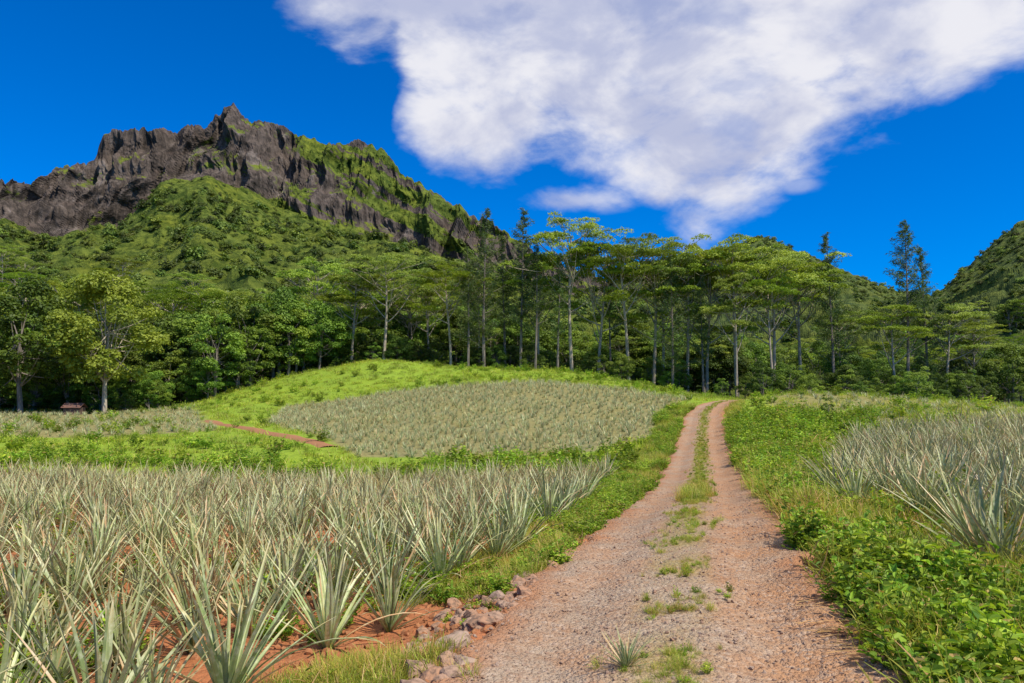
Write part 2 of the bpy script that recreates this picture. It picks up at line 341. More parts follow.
def herb(name,seed,H,R,ns,nl,ll,stems=True):
    r=np.random.default_rng(seed); mb=MB()
    for s in range(ns):
        a=r.uniform(0,6.28); rr=R*math.sqrt(r.random()); h=H*r.uniform(.4,1.15)
        top=np.array([math.cos(a)*rr,math.sin(a)*rr,h]); b=top*np.array([.35,.35,0])
        t=np.linspace(0,1,4)[:,None]; pts=b+(top-b)*np.concatenate([t**1.3,t**1.3,t],1)
        tube(mb,pts,np.linspace(.004,.002,4),3,0,(.3,.3,0))
        tl=r.uniform(.2,1,nl); B=b+(top-b)*np.stack([tl**1.3,tl**1.3,tl],1); az=r.uniform(0,6.28,nl)
        ax=np.stack([np.cos(az),np.sin(az),r.uniform(-.1,.7,nl)],1); nr=np.tile([0,0,1.],(nl,1))+r.normal(size=(nl,3))*.35
        leaf6(mb,B,ax,nr,ll*r.uniform(.5,1.3,nl),ll*.5*r.uniform(.7,1.2,nl),np.clip(r.normal(.5,.3,nl),0,1),(r.random(nl)<.05)*1.)
    return mb.mesh(name,[M_herb],False)
herbs=[herb('herb_%d'%i,300+i,(.2,.3,.16,.26)[i],.22,12,11,(.045,.065,.035,.075)[i]) for i in range(4)]
def grass(name,seed,n,H,W,spread,seg=4,mat=None):
    r=np.random.default_rng(seed); mb=MB()
    for i in range(n):
        b=r.normal(size=2)*spread
        ribbon_leaf(mb,r.uniform(0,6.28),math.radians(r.uniform(50,88)),math.radians(r.uniform(10,90)),H*r.uniform(.5,1.2),W*r.uniform(.7,1.3),seg,r.random(),float(r.random()<.15),False,(b[0],b[1],0))
    return mb.mesh(name,[mat or M_grs],False)
grasses=[grass('grass_%d'%i,400+i,60,.26,.007,.06) for i in range(3)]
grasses_far=[grass('grass_far_%d'%i,450+i,44,.36,.035,.24,2,M_mead) for i in range(3)]
def rock(name,seed,sub,mat,flat=.65):
    import bmesh
    bm=bmesh.new(); bmesh.ops.create_icosphere(bm,subdivisions=sub,radius=1); r=np.random.default_rng(seed)
    pl=unit(r.normal(size=(12,3))); dd=r.uniform(.45,.85,12)
    for v in bm.verts:
        p=np.array(v.co); 
        for q,d in zip(pl,dd):
            e=p@q-d
            if e>0: p=p-q*e*.97
        nz=float(fbm(np.array([p[0]*2.5+seed]),np.array([p[1]*2.5+p[2]*2]),seed,4)[0]); p=p*(1+.35*(nz-.5)); p[2]*=flat; v.co=p
    me=bpy.data.meshes.new(name); bm.to_mesh(me); bm.free(); me.materials.append(mat); return me
rocks=[rock('rock_%d'%i,500+i,4,M_stone) for i in range(5)]
clods=[rock('clod_%d'%i,520+i,2,M_clod) for i in range(4)]
pebs=[rock('pebble_%d'%i,540+i,2,M_grav,.6) for i in range(5)]
# ------------------------------------------------------------ trees
def bez(a,b,c,k=7):
    t=np.linspace(0,1,k)[:,None]; return a*(1-t)**2+2*b*t*(1-t)+c*t*t
def albizia(name,seed,H=25,R=6.5,nb=9,low=.42):
    r=np.random.default_rng(seed); mb=MB(); top=np.array([r.uniform(-1,1),r.uniform(-1,1),H*.86])
    k=8; t=np.linspace(0,1,k)[:,None]; tr=np.array([0,0,-.5])+(top+[0,0,.5])*t+np.concatenate([np.sin(t*4+seed)*.35,np.cos(t*3.1+seed)*.3-.3,0*t],1)
    tube(mb,tr,np.linspace(.34,.13,k),7,0)
    pads=[]
    for i in range(nb):
        f=low+(.97-low)*((i+.5)/nb)**.85; base=np.array([np.interp(f*(k-1),range(k),tr[:,j]) for j in range(3)])
        az=i*2.4+r.uniform(-.5,.5); rr=R*r.uniform(.6,1.05)*(1-.25*f)
        zt=H*(.985-.12*(rr/R)**2)-r.uniform(.4,1.1)*H*(.97-f)*.75
        end=np.array([math.cos(az)*rr,math.sin(az)*rr,max(zt,base[2]+.6)]); mid=base*.5+end*.5; mid[2]-=(end[2]-base[2])*.22; mid[:2]=base[:2]*.42+end[:2]*.58
        pts=bez(base,mid,end); tube(mb,pts,np.linspace(.14,.035,7),5,0)
        pads.append(end)
        for q in range(r.integers(3,6)):
            s=pts[r.integers(2,6)]; e=end+np.array([r.normal()*2.2,r.normal()*2.2,r.uniform(-.5,.4)]); tube(mb,bez(s,(s+e)/2+[0,0,-.3],e,5),np.linspace(.06,.02,5),4,0); pads.append(e)
    for e in pads:
        pr=r.uniform(1.,2.2); n=int(92*pr**1.6); a=r.uniform(0,6.28,n); q=np.sqrt(r.random(n))*pr*(1+.3*np.sin(3*a+r.uniform(0,6)))
        C=np.stack([e[0]+np.cos(a)*q,e[1]+np.sin(a)*q,e[2]+.25+r.normal(size=n)*.13-.10*q*q/pr+.12*np.sin(q*3)],1)
        leaf_cards(mb,C,r.uniform(.3,.55,n),r.uniform(.14,.24,n),np.array([.15,-.35,1.])+r.normal(size=(n,3))*.5,np.clip(r.normal(r.uniform(.1,.9),.2,n),0,1),mat=1,r=r)
    return mb.mesh(name,[M_bark,M_umb],False)
alb=[albizia('albizia_%d'%i,600+i,25,(7.4,6.4,8.2,6.,7.4)[i],(14,12,15,12,17)[i],(.44,.48,.42,.38,.28)[i]) for i in range(5)]
def casuarina(name,seed,H=28,R=3.0,nb=95,low=.22):
    r=np.random.default_rng(seed); mb=MB(); k=9; t=np.linspace(0,1,k)[:,None]
    tr=np.concatenate([np.sin(t*3+seed)*.3,np.cos(t*2.3)*.25-.25,t*H-.4],1); tube(mb,tr,np.linspace(.28,.03,k),6,0)
    for i in range(nb):
        f=low+(1-low)*(i+r.random())/nb; base=np.array([np.interp(f*(k-1),range(k),tr[:,j]) for j in range(3)])
        L=R*(1-f**2.6)*r.uniform(.25,1.2)*(.75+.5*vn(f*7.,seed*1.,3))+.4; az=r.uniform(0,6.28); el=math.radians(r.uniform(10,50))
        d=np.array([math.cos(az)*math.cos(el),math.sin(az)*math.cos(el),math.sin(el)]); end=base+d*L; pts=bez(base,base+d*L*.5-[0,0,.15],end+[0,0,L*.12],5)
        tube(mb,pts,np.linspace(.045,.012,5),3,0)
        n=int(26+46*L/R); tt_=r.uniform(.3,1.08,n)[:,None]; C=base+(end-base)*tt_+r.normal(size=(n,3))*np.array([.28,.28,.24])*(.6+.5*L/R)
        axs=np.array([0,0,-.5])+d*.8+r.normal(size=(n,3))*.5
        leaf_cards(mb,C,r.uniform(.35,.85,n),r.uniform(.07,.13,n),r.normal(size=(n,3)),np.clip(r.normal(r.uniform(.2,.8),.2,n),0,1),mat=1,r=r,axis=axs)
    return mb.mesh(name,[M_barkd,M_cas],False)
cas=[casuarina('casuarina_%d'%i,650+i,28,(4.0,4.8,3.2,4.4)[i],(90,105,75,85)[i],(.25,.15,.3,.4)[i]) for i in range(4)]
def broadleaf(name,seed,mat,H=14,R=5.2,nc=60,low=.25,ls=.42):
    r=np.random.default_rng(seed); mb=MB(); k=6; t=np.linspace(0,1,k)[:,None]
    tr=np.concatenate([np.sin(t*3+seed)*.25,np.cos(t*2.3)*.2-.2,t*H*.6-.4],1); tube(mb,tr,np.linspace(.32,.12,k),7,0)
    cz=H*(low+1)/2; hz=H*(1-low)/2
    for i in range(nc):
        d=unit(r.normal(size=3)); d[2]=d[2]*.9+.1; q=r.uniform(.5,1.05)**.6
        e=np.array([d[0]*R*q,d[1]*R*q,cz+d[2]*hz*q]); e[:2]*=1-.25*max(0,d[2])
        e*=1+.14*(vn(d[0]*2+seed,d[1]*2,seed)-.5)
        if i%3==0:
            b=tr[min(k-1,2+i%4)]; tube(mb,bez(b,(b+e)/2+[0,0,-.5],e*np.array([.9,.9,.97]),5),np.linspace(.10,.025,5),4,0)
        pr=r.uniform(.75,1.6)*R/5.2; n=int(110*pr**1.5); dd=unit(r.normal(size=(n,3))); dd[:,2]=np.where(dd[:,2]<-.3,-dd[:,2],dd[:,2])
        C=e+dd*pr*np.array([1,1,.72])*r.uniform(.65,1.1,(n,1)); 
        leaf_cards(mb,C,r.uniform(.7,1.2,n)*ls,r.uniform(.45,.75,n)*ls,dd*.8+np.array([0,0,.5])+r.normal(size=(n,3))*.5,np.clip(r.normal(r.uniform(.1,.9),.2,n),0,1),mat=1,r=r)
    return mb.mesh(name,[M_barkd if mat is M_brd else M_bark,mat],False)
brd=[broadleaf('broadleaf_%d'%i,700+i,M_brd,14,(5.2,4.6,5.8,4.2)[i],(56,50,64,44)[i],(.08,.12,.05,.03)[i]) for i in range(4)]
brl=[broadleaf('light_tree_%d'%i,720+i,M_brl,17,5.6,95,.10,.42) for i in range(2)]
def clump(name,seed,n=300,R=5.,ls=1.0):
    r=np.random.default_rng(seed); mb=MB()
    for j in range(7):
        a=r.uniform(0,6.28); q=R*.6*math.sqrt(r.random()); e=np.array([math.cos(a)*q,math.sin(a)*q,R*.6*r.random()]); pr=R*r.uniform(.3,.5); m_=n//7
        dd=unit(r.normal(size=(m_,3))); dd[:,2]=np.abs(dd[:,2])
        leaf_cards(mb,e+dd*pr*r.uniform(.7,1.05,(m_,1)),r.uniform(.7,1.4,m_)*ls,r.uniform(.5,.9,m_)*ls,dd+[0,0,.4]+r.normal(size=(m_,3))*.4,np.clip(r.normal(r.uniform(.1,.9),.2,m_),0,1),mat=0,r=r)
    return mb.mesh(name,[M_can],False)
clumps=[clump('canopy_%d'%i,800+i) for i in range(5)]
# ------------------------------------------------------------ instancer
def scatter(name,pts,sc,meshes,rot=None,idx=None,tilt=.0):
    pts=np.asarray(pts,np.float32); n=len(pts)
    col=bpy.data.collections.new(name+'_kinds')
    for i,me in enumerate(meshes):
        col.objects.link(bpy.data.objects.new('%s_kind_%02d'%(name,i),me))
    me=bpy.data.meshes.new(name); me.vertices.add(n); me.vertices.foreach_set('co',pts.ravel()); 
    if rot is None:
        rot=np.stack([rng.normal(size=n)*tilt,rng.normal(size=n)*tilt,rng.uniform(0,6.28,n)],1)
    if idx is None: idx=rng.integers(0,len(meshes),n)
    me.attributes.new('rot','FLOAT_VECTOR','POINT').data.foreach_set('vector',rot.astype(np.float32).ravel())
    me.attributes.new('scl','FLOAT','POINT').data.foreach_set('value',np.broadcast_to(sc,(n,)).astype(np.float32))
    me.attributes.new('kind','INT','POINT').data.foreach_set('value',idx.astype(np.int32))
    me.update(); o=link(name,me)
    g=bpy.data.node_groups.new(name+'_gn','GeometryNodeTree')
    g.interface.new_socket('Geometry',in_out='INPUT',socket_type='NodeSocketGeometry'); g.interface.new_socket('Geometry',in_out='OUTPUT',socket_type='NodeSocketGeometry')
    gi=g.nodes.new('NodeGroupInput'); go=g.nodes.new('NodeGroupOutput'); ip=g.nodes.new('GeometryNodeInstanceOnPoints'); ci=g.nodes.new('GeometryNodeCollectionInfo')
    ci.inputs['Collection'].default_value=col; ci.inputs['Separate Children'].default_value=True; ci.inputs['Reset Children'].default_value=True
    def na(nm,dt):
        q=g.nodes.new('GeometryNodeInputNamedAttribute'); q.data_type=dt; q.inputs['Name'].default_value=nm; return q.outputs['Attribute']
    L=g.links; L.new(gi.outputs[0],ip.inputs['Points']); L.new(ci.outputs[0],ip.inputs['Instance']); ip.inputs['Pick Instance'].default_value=True
    L.new(na('kind','INT'),ip.inputs['Instance Index']); L.new(na('rot','FLOAT_VECTOR'),ip.inputs['Rotation']); L.new(na('scl','FLOAT'),ip.inputs['Scale'])
    L.new(ip.outputs[0],go.inputs[0])
    md=o.modifiers.new('scatter','NODES'); md.node_group=g; return o
def onT(X,Y,dz=0): return np.stack([X,Y,T(X,Y)+dz],1)
def rows(x0,x1,y0,y1,ds,dr,ang,jit):
    R=max(x1-x0,y1-y0)*.8; a=np.arange(-R,R,ds); b=np.arange(-R,R,dr); A_,B_=np.meshgrid(a,b); A_=A_.ravel()+rng.uniform(-jit,jit,A_.size); B_=B_.ravel()+rng.uniform(-jit,jit,B_.size)
    c,s=math.cos(ang),math.sin(ang); X=(x0+x1)/2+A_*c-B_*s; Y=(y0+y1)/2+A_*s+B_*c; k=(X>x0)&(X<x1)&(Y>y0)&(Y<y1); return X[k],Y[k]
X,Y=rows(-32,6,2,30,.56,1.12,math.radians(58),.17); k=in_field1(X,Y)&(np.abs(X)<Y*.85+3)&(np.hypot(X,Y)>3.3)&(rng.random(len(X))>.08); X,Y=X[k],Y[k]
nr=Y<13; print('field1',nr.sum(),(~nr).sum())
scatter('pineapple_field',onT(X[nr],Y[nr],-.02),rng.uniform(.66,1.10,nr.sum()),near_pine,tilt=.12)
scatter('pineapple_field',onT(X[~nr],Y[~nr],-.02),rng.uniform(.72,1.12,(~nr).sum()),mid_pine,tilt=.12)
X,Y=rows(-30,20,36,80,.60,.80,math.radians(60),.2); k=in_field2(X,Y)&(seg_dist(X,Y,PATH)>1.0)&(rng.random(len(X))<.97); X,Y=X[k],Y[k]; print('field2',len(X))
scatter('pineapple_field',onT(X,Y,-.04),rng.uniform(.34,.68,len(X)),far_pine,tilt=.14)
X,Y=rows(-80,-12,50,88,.8,1.1,math.radians(30),.2); k=in_field3(X,Y)&(seg_dist(X,Y,PATH)>1.0)&(rng.random(len(X))>.15); X,Y=X[k],Y[k]; print('field3',len(X))
scatter('pineapple_field',onT(X,Y,-.04),rng.uniform(.4,.65,len(X)),far_pine,tilt=.14)
X,Y=rows(3,30,5,30,.52,.9,math.radians(72),.16); k=in_field4(X,Y)&(X<Y*.85+3)&(rng.random(len(X))>.14); X,Y=X[k],Y[k]; print('field4',len(X))
scatter('pineapple_field',onT(X,Y,.0),rng.uniform(.70,1.02,len(X)),near_pine,tilt=.16)
X,Y=rows(15,60,30,68,.85,1.1,math.radians(72),.2); k=in_field5(X,Y)&(rng.random(len(X))>.5); X,Y=X[k],Y[k]; print('field5',len(X))
scatter('pineapple_field',onT(X,Y,-.03),rng.uniform(.35,.6,len(X)),far_pine,tilt=.14)
# weeds
def logY(n,a,b): return np.exp(rng.uniform(math.log(a+3),math.log(b+3),n))-3
n=12500; Y=logY(n,2,48); lat=rng.uniform(1.25,14,n)*rng.random(n)**.6; X=cx(Y)+lat
edge=1.55+(fbm(Y*.7,Y*0,91,3)-.5)*.7
pch=fbm(X*.7,Y*.7,92,3)
k=(lat>edge)&(X<Y*.8+2.5)&(rng.random(n)<sst(.36,.5,pch)+.15*(lat<2.4)); f4=in_field4(X,Y)|in_field5(X,Y); k&=(~f4)|(rng.random(n)<.22); X,Y=X[k],Y[k]; print('herbR',len(X))
scatter('weeds',onT(X,Y,-.02),rng.uniform(.45,1.3,len(X))*(1+Y/40),herbs,tilt=.2)
n=5200; Y=logY(n,2,30); lat=rng.uniform(1.35,9,n)*rng.random(n)**.5; X=cx(Y)+lat; k=(lat>1.45)&(X<Y*.8+2)&(~in_field4(X,Y)|(rng.random(n)<.35))&(rng.random(n)<sst(.62,.45,fbm(X*.7,Y*.7,92,3))+.12); X,Y=X[k],Y[k]
scatter('grass',onT(X,Y,-.02),rng.uniform(.5,1.35,len(X))*(1+Y/35),grasses,tilt=.25)
n=7000; Y=logY(n,3,60); lat=-rng.uniform(1.35,3.6,n); X=cx(Y)+lat
p=np.where(Y<8.5,.14*(fbm(X*.8,Y*.8,95,3)>.56)+.006,.6*(fbm(X*.5,Y*.5,96,3)>.45)); p=np.where((Y<7.3)&(lat>-2.35),.0,p); k=(rng.random(n)<p)&(~in_field2(X,Y)); X,Y=X[k],Y[k]; print('herbL',len(X))
scatter('weeds',onT(X,Y,-.02),rng.uniform(.35,.8,len(X))*(1+Y/40),herbs,tilt=.15)
n=3200; Y=logY(n,3,32); X=rng.uniform(-1,1,n)*(Y*.8+2); k=in_field1(X,Y)&(fbm(X*.5,Y*.5,97,2)>.5); X,Y=X[k],Y[k]
scatter('weeds',onT(X,Y),rng.uniform(.5,1.3,len(X)),herbs,tilt=.15)
n=8000; Y=logY(n,3,60); sd=rng.random(n)<.6; lat=np.where(sd,-rng.uniform(1.55,3.0,n),rng.uniform(1.5,2.6,n)); X=cx(Y)+lat
p=np.where(Y<8.3,np.where(sd,.10*(fbm(X*.8,Y*.8,98,3)>.58),.3),.7); p=np.where((Y<7.3)&(lat>-2.35)&(lat<0),.0,p); k=(rng.random(n)<p)&(~in_field2(X,Y)); X,Y=X[k],Y[k]; print('grassV',len(X))
scatter('grass',onT(X,Y,-.02),rng.uniform(.25,.75,len(X))*(1+Y/45),grasses,tilt=.2)
n=30; Y=rng.uniform(4.6,7.5,n); X=cx(Y)-rng.uniform(1.5,2.35,n); scatter('weeds',onT(X,Y,-.02),rng.uniform(.2,.5,n),herbs,tilt=.2)
n=5200; Y=logY(n,3.5,66); lat=rng.normal(size=n)*.17+.02; X=cx(Y)+lat; p=np.where(Y<11,.34*(fbm(X*1.4,Y*1.4,99,3)>.47),np.where(Y<17,.4*(fbm(X*.9,Y*.9,99,3)>.38),.55)); k=rng.random(n)<p; X,Y=X[k],Y[k]
pts=np.stack([X,Y,T(X,Y,False)+.03],1); scatter('grass',pts,rng.uniform(.08,.30,len(X))*(1+Y/60),grasses,tilt=.4)
k=rng.random(len(X))<.3; scatter('weeds',pts[k],rng.uniform(.10,.26,k.sum())*(1+Y[k]/60),herbs,tilt=.3)
n=90; Y=rng.uniform(15.5,19,n); X=cx(Y)+rng.normal(size=n)*.16; scatter('grass',np.stack([X,Y,T(X,Y,False)+.03],1),rng.uniform(.5,1.2,n),grasses,tilt=.2)
n=260; X=rng.normal(-1.2,.26,n); Y=rng.normal(5.5,.26,n); scatter('grass',onT(X,Y),rng.uniform(.5,.95,n),grasses,tilt=.2)
n=240; X=rng.normal(.35,.3,n); Y=rng.normal(9.6,.8,n); k=(X-cx(Y))<-1.5; scatter('grass',onT(X[k],Y[k]),rng.uniform(.4,.8,k.sum()),grasses,tilt=.2)
# distant meadow
n=15000; X=rng.uniform(-75,50,n); Y=rng.uniform(31,112,n); lat=X-cx(Y)
k=(~in_field2(X,Y))&(~in_field3(X,Y))&(np.abs(lat)>1.8)&(seg_dist(X,Y,PATH)>.8)&(np.abs(X)<Y*.78+2)&(~(in_field5(X,Y)&(rng.random(n)<.4))); X,Y=X[k],Y[k]; print('meadow',len(X))
scatter('grass',onT(X,Y,-.05),rng.uniform(.4,1.3,len(X)),grasses_far,tilt=.2)
n=900; X=rng.uniform(-40,9,n); Y=rng.uniform(29.5,38,n); k=(fbm(X*.3,Y*.3,12,2)>.45)&(X<cx(Y)-2.8)
scatter('weeds',onT(X[k],Y[k]),rng.uniform(1.2,3.0,k.sum()),herbs,tilt=.15)
n=1500; X=rng.uniform(-45,45,n); Y=rng.uniform(38,108,n); k=(~in_field2(X,Y))&(np.abs(X-cx(Y))>2.5)&(fbm(X*.12,Y*.12,15,3)>.46)
scatter('weeds',onT(X[k],Y[k]),rng.uniform(1.,3.4,k.sum()),herbs,tilt=.15)
# stones and gravel
n=9000; Y=logY(n,3,22); lat=rng.uniform(-1.5,1.5,n); X=cx(Y)+lat; pts=np.stack([X,Y,T(X,Y,False)+.036+rutz(lat)+road_noise(X,Y)],1)
scatter('gravel',pts,.005+.018*rng.random(n)**3.2,pebs,tilt=.5)
n=380; Y=rng.uniform(3.6,8.6,n); lat=-1.40-rng.random(n)**1.2*1.0; X=cx(Y)+lat; scatter('stones',onT(X,Y,-.005),.022+.10*rng.random(n)**2.8,rocks,tilt=.5)
n=3400; Y=logY(n,3,14); lat=-rng.uniform(1.35,5.5,n); X=cx(Y)+lat; scatter('earth_clods',onT(X,Y),.012+.06*rng.random(n)**3,clods,tilt=.6)
for i,(x,y,s) in enumerate([(-.62,5.3,.17),(-.40,5.75,.15),(-.78,5.95,.12),(-.24,6.35,.12),(-.95,5.5,.10),(-.62,4.85,.13),(-.30,5.25,.09)]):
    o=link('boulder',rocks[i%5],(x,y,float(T(x,y))+s*.15),x*9,(s*1.1,s*1.35,s*.85))
o=link('pineapple_plant',near_pine[2],(.74,4.95,float(T(.74,4.95,False))+.03),1.,(.34,.34,.24))
lb=MB(); r=np.random.default_rng(5)
for i in range(44):
    y=r.uniform(4.9,6.4); x=float(cx(y))+1.2+r.normal()*.16
    ribbon_leaf(lb,r.uniform(-.6,.4),math.radians(r.uniform(2,14)),math.radians(20),r.uniform(.15,.36),.014,4,r.random(),1.,False,(x,y,float(T(x,y,False))+.05))
link('dry_leaves',lb.mesh('dry_leaves',[M_grs]))
# ------------------------------------------------------------ mountains
def loft(name,a,lines,ncols,nrows_per,seed,cliff,mat,amp):
    pts=[];tag=[]
    for li in range(len(lines)-1):
        m_=nrows_per[li]; Y0,z0=lines[li]; Y1,z1=lines[li+1]
        for q in range(m_+(1 if li==len(lines)-2 else 0)):
            t=q/m_
            pts.append((Y0*(1-t)+Y1*t,z0*(1-t)+z1*t)); tag.append(li+t)
    Yr=np.stack([np.broadcast_to(p[0],a.shape) for p in pts]); Zr=np.stack([p[1] for p in pts]); TG=np.repeat(np.array(tag)[:,None],len(a),1)
    AA=np.repeat(a[None],len(pts),0); Xr=AA*Yr
    for _ in range(6):
        S=Zr.copy(); S[1:-1]=(Zr[:-2]+2*Zr[1:-1]+Zr[2:])/4; Zr=np.where(TG>2.15,S,Zr)
    cl=sst(0,.4,np.clip(1-np.abs(TG-1.5)/.75,0,1))*(.22+.78*sst(1.0,1.16,TG)) if cliff else 0*TG
    slope=sst(1.6,2.6,TG)
    warp=fbm(Xr*.012,Zr*.012,seed+3,3)*1.8
    gul=ridged(Xr*.024+warp,Zr*.005,seed,4)
    col2=ridged(Xr*.085+warp*2,Zr*.008,seed+13,3)
    fine=fbm(Xr*.12,Zr*.06,seed+7,4)
    g2=ridged(Xr*.012+Yr*.004,Yr*.006,seed+20,5)
    Yn=Yr-(gul-.45)*amp*2.0*cl-(col2-.4)*15*cl-(fine-.5)*10*cl
    Yn+=cl*2.0*np.sin(Zr*.20+fbm(Xr*.01,Zr*.02,seed+9)*6)
    Zn=Zr+(g2-.42)*amp*1.25*slope*(1-sst(len(lines)-1.8,len(lines)-1,TG)*.8)+(fbm(Xr*.05,Yr*.05,seed+30,4)-.5)*12*slope
    crest=np.exp(-((TG-1)/.35)**2); Zn+=crest*((fbm(a*150+0*Zr,0*Zr,seed+40,5)-.5)*(14 if cliff else 7)+(np.floor(vn(a*60+0*Zr,0*Zr,seed+44)*4)/4-.4)*6*(cliff and 1 or 0)*sst(-.2,-.35,AA))
    nr_,nc_=Xr.shape
    V=np.stack([Xr+(fbm(Yr*.03,Zr*.03,seed+50)-.5)*8*cl,Yn,Zn],-1)
    du=np.gradient(V,axis=1); dv=np.gradient(V,axis=0); nn=unit(np.cross(du,dv)); nz=np.abs(nn[...,2])
    vegn=fbm(Xr*.03,Zr*.045,seed+60,5)
    if cliff:
        diag=fbm(Xr*.018+Zr*.02,(Zr+Xr*.45)*.07,seed+66,5)
        v_cl=.5*sst(.6,.72,vegn+.35*(nz-.35))
        rt=sst(-.42,-.20,AA); v_cl=np.maximum(v_cl,rt*sst(.49,.60,diag+.12*(nz-.4)+.06*sst(-.2,-.05,AA)))
        low=sst(1.85,2.08,TG+.5*(vegn-.5)); veg=np.maximum(v_cl,low)
        veg=np.maximum(veg,sst(.28,.0,np.abs(TG-1.0))*sst(.47,.57,fbm(Xr*.05,Zr*.05,seed+70,3))*(.35+.55*sst(-.5,-.3,AA)))
    else: veg=np.clip(.6+sst(.3,.5,nz),0,1)
    mb=MB(); C=np.stack([veg,gul,vegn],-1).reshape(-1,3); mb.add(V.reshape(-1,3),gridF(nr_,nc_),C)
    link(name,mb.mesh(name,[mat],False)); return V,veg,TG
def mountmat(name,green,green2,rock1,rock2):
    m,nt,N,L=newmat(name); a=node(nt,'ShaderNodeAttribute',attribute_name='Col'); s=node(nt,'ShaderNodeSeparateColor'); L.new(a.outputs['Color'],s.inputs[0])
    tc=node(nt,'ShaderNodeTexCoord'); P=tc.outputs['Object']
    n1=noise(nt,P,.12,6,.65); ns=noise(nt,vmap(nt,P,(1,1,.12)),.16,7,.7); n2=noise(nt,P,.02,4); nh=noise(nt,vmap(nt,P,(.25,.25,1)),.2,5,.6); nb=noise(nt,P,.03,5,.6)
    f=mrange(nt,mth(nt,'ADD',s.outputs[0],mth(nt,'MULTIPLY',mth(nt,'SUBTRACT',n1,.5),1.1)),.42,.60)
    rk=mixc(nt,mrange(nt,ns,.38,.62),rock1,rock2); rk=mixc(nt,mrange(nt,nh,.5,.7,0,.35),rk,(.19,.135,.11)); rk=mixc(nt,mrange(nt,ns,.60,.72,0,.65),rk,(.32,.27,.24)); rk=mixc(nt,mrange(nt,nb,.57,.68,0,.5),rk,(.34,.28,.24))
    gr=mixc(nt,mrange(nt,n1,.35,.65),green,green2); gr=mixc(nt,mrange(nt,n2,.4,.65,0,.5),gr,mixc(nt,1.,gr,(1.4,1.2,.7),'MULTIPLY'))
    hb=mth(nt,'ADD',n1,mth(nt,'MULTIPLY',ns,1.5)); out(nt,principled(nt,mixc(nt,f,rk,gr),.95,.05,hb,.9,4.)); return m
M_mt=mountmat('mountain_cover',(.05,.08,.015),(.16,.20,.035),(.055,.045,.038),(.15,.118,.098))
M_mt2=mountmat('far_mountain_cover',(.05,.08,.028),(.14,.175,.045),(.09,.08,.065),(.15,.125,.10))
CR=[(-1100,150),(-824,184),(-683,216),(-597,232),(-553,246),(-532,238),(-505,254),(-462,270),(-454,295),(-424,305),(-391,301),(-372,294),(-363,310),(-343,305),(-332,319),(-310,328),(-294,316),(-262,308),(-229,292),(-197,281),(-170,292),(-143,276),(-121,254),(-89,232),(-45,205),(-24,199),(19,168),(74,140),(138,124),(203,108),(311,76),(420,50)]
CB=[(-1000,110),(-741,138),(-498,184),(-450,158),(-391,162),(-367,196),(-352,222),(-304,228),(-265,212),(-206,186),(-148,156),(-90,148),(-41,136),(17,115),(125,89),(280,55),(380,35)]
MD=[(-700,80),(-360,105),(-290,108),(-219,122),(-149,112),(-79,95),(13,72),(100,55),(202,38),(270,25)]
a=np.linspace(-1.25,.5,1000)
I=lambda P_,Y: np.interp(a*Y,[p[0] for p in P_],[p[1] for p in P_])
V1,veg1,TG1=loft('mountain',a,[(980,I(CR,800)*.55),(800,I(CR,800)),(738,I(CB,722)),(520,I(MD,520)),(300,np.interp(a,[-1.2,-.6,0,.5],[34,34,24,12])),(165,np.interp(a,[-1,0,.5],[3,4,1.]))],1000,[12,120,60,50,30],1100,True,M_mt,26)
CR2=[(-100,70),(58,122),(156,160),(229,180),(285,196),(308,205),(325,198),(350,187),(411,160),(472,136),(514,131),(533,141),(551,160),(575,176),(593,195),(623,219),(691,255),(837,267),(1080,243),(1300,200)]
a=np.linspace(-.05,1.3,600)
c2=I(CR2,900)
V2,veg2,TG2=loft('mountain',a,[(1100,c2*.5),(900,c2),(780,c2*.72+5),(600,c2*.40+8),(330,c2*.06+10),(165,0*a+1.)],600,[8,50,50,50,30],1300,False,M_mt2,30)
def sample_loft(V,veg,TG,n,lo,hi):
    nr_,nc_=TG.shape; i=rng.integers(0,nr_-1,n*4); j=rng.integers(0,nc_-1,n*4)
    A_=np.linalg.norm(np.cross(V[i+1,j]-V[i,j],V[i,j+1]-V[i,j]),axis=1); w=A_/A_.max(); k=(rng.random(n*4)<np.minimum(1,w*2.5))&(TG[i,j]>lo)&(TG[i,j]<hi)&(veg[i,j]>.62)
    i,j=i[k][:n],j[k][:n]; f=rng.random((len(i),1)); g=rng.random((len(i),1)); return V[i,j]*(1-f)*(1-g)+V[i+1,j]*f*(1-g)+V[i,j+1]*(1-f)*g+V[i+1,j+1]*f*g
P1=sample_loft(V1,veg1,TG1,26000,1.05,4.99); P1=P1[(P1[:,0]>-P1[:,1]*.78-20)&(P1[:,0]<P1[:,1]*.4)&(P1[:,1]>225)]; print('forest1',len(P1))
sc=rng.uniform(.4,1.0,len(P1))*(1+.9*(rng.random(len(P1))<.25))*np.where(P1[:,2]>180,.5,1.)
P1[:,2]-=1.0; scatter('forest',P1,sc,clumps,tilt=.2)
P2=sample_loft(V2,veg2,TG2,12000,.9,4.99); P2=P2[(P2[:,0]<P2[:,1]*.8)&(P2[:,0]>-20)&(P2[:,1]>225)]; print('forest2',len(P2)); P2[:,2]-=1
scatter('forest',P2,rng.uniform(.5,1.3,len(P2)),clumps,tilt=.2)
def loftz(V,x,y):
    d=(V[::3,::6,0]-x)**2+(V[::3,::6,1]-y)**2; return V[::3,::6,2].ravel()[d.argmin()]
pts=[];sc=[];ix=[]
pool=brd+alb
def addtree(x,y,s,i,z=None):
    z=max(float(T(np.array([x]),np.array([y]))[0]),loftz(V1,x,y) if y>166 and x<60 else -99, loftz(V2,x,y) if y>166 and x>-10 else -99) if z is None else z
    pts.append((x,y,z-.3)); sc.append(s); ix.append(i)
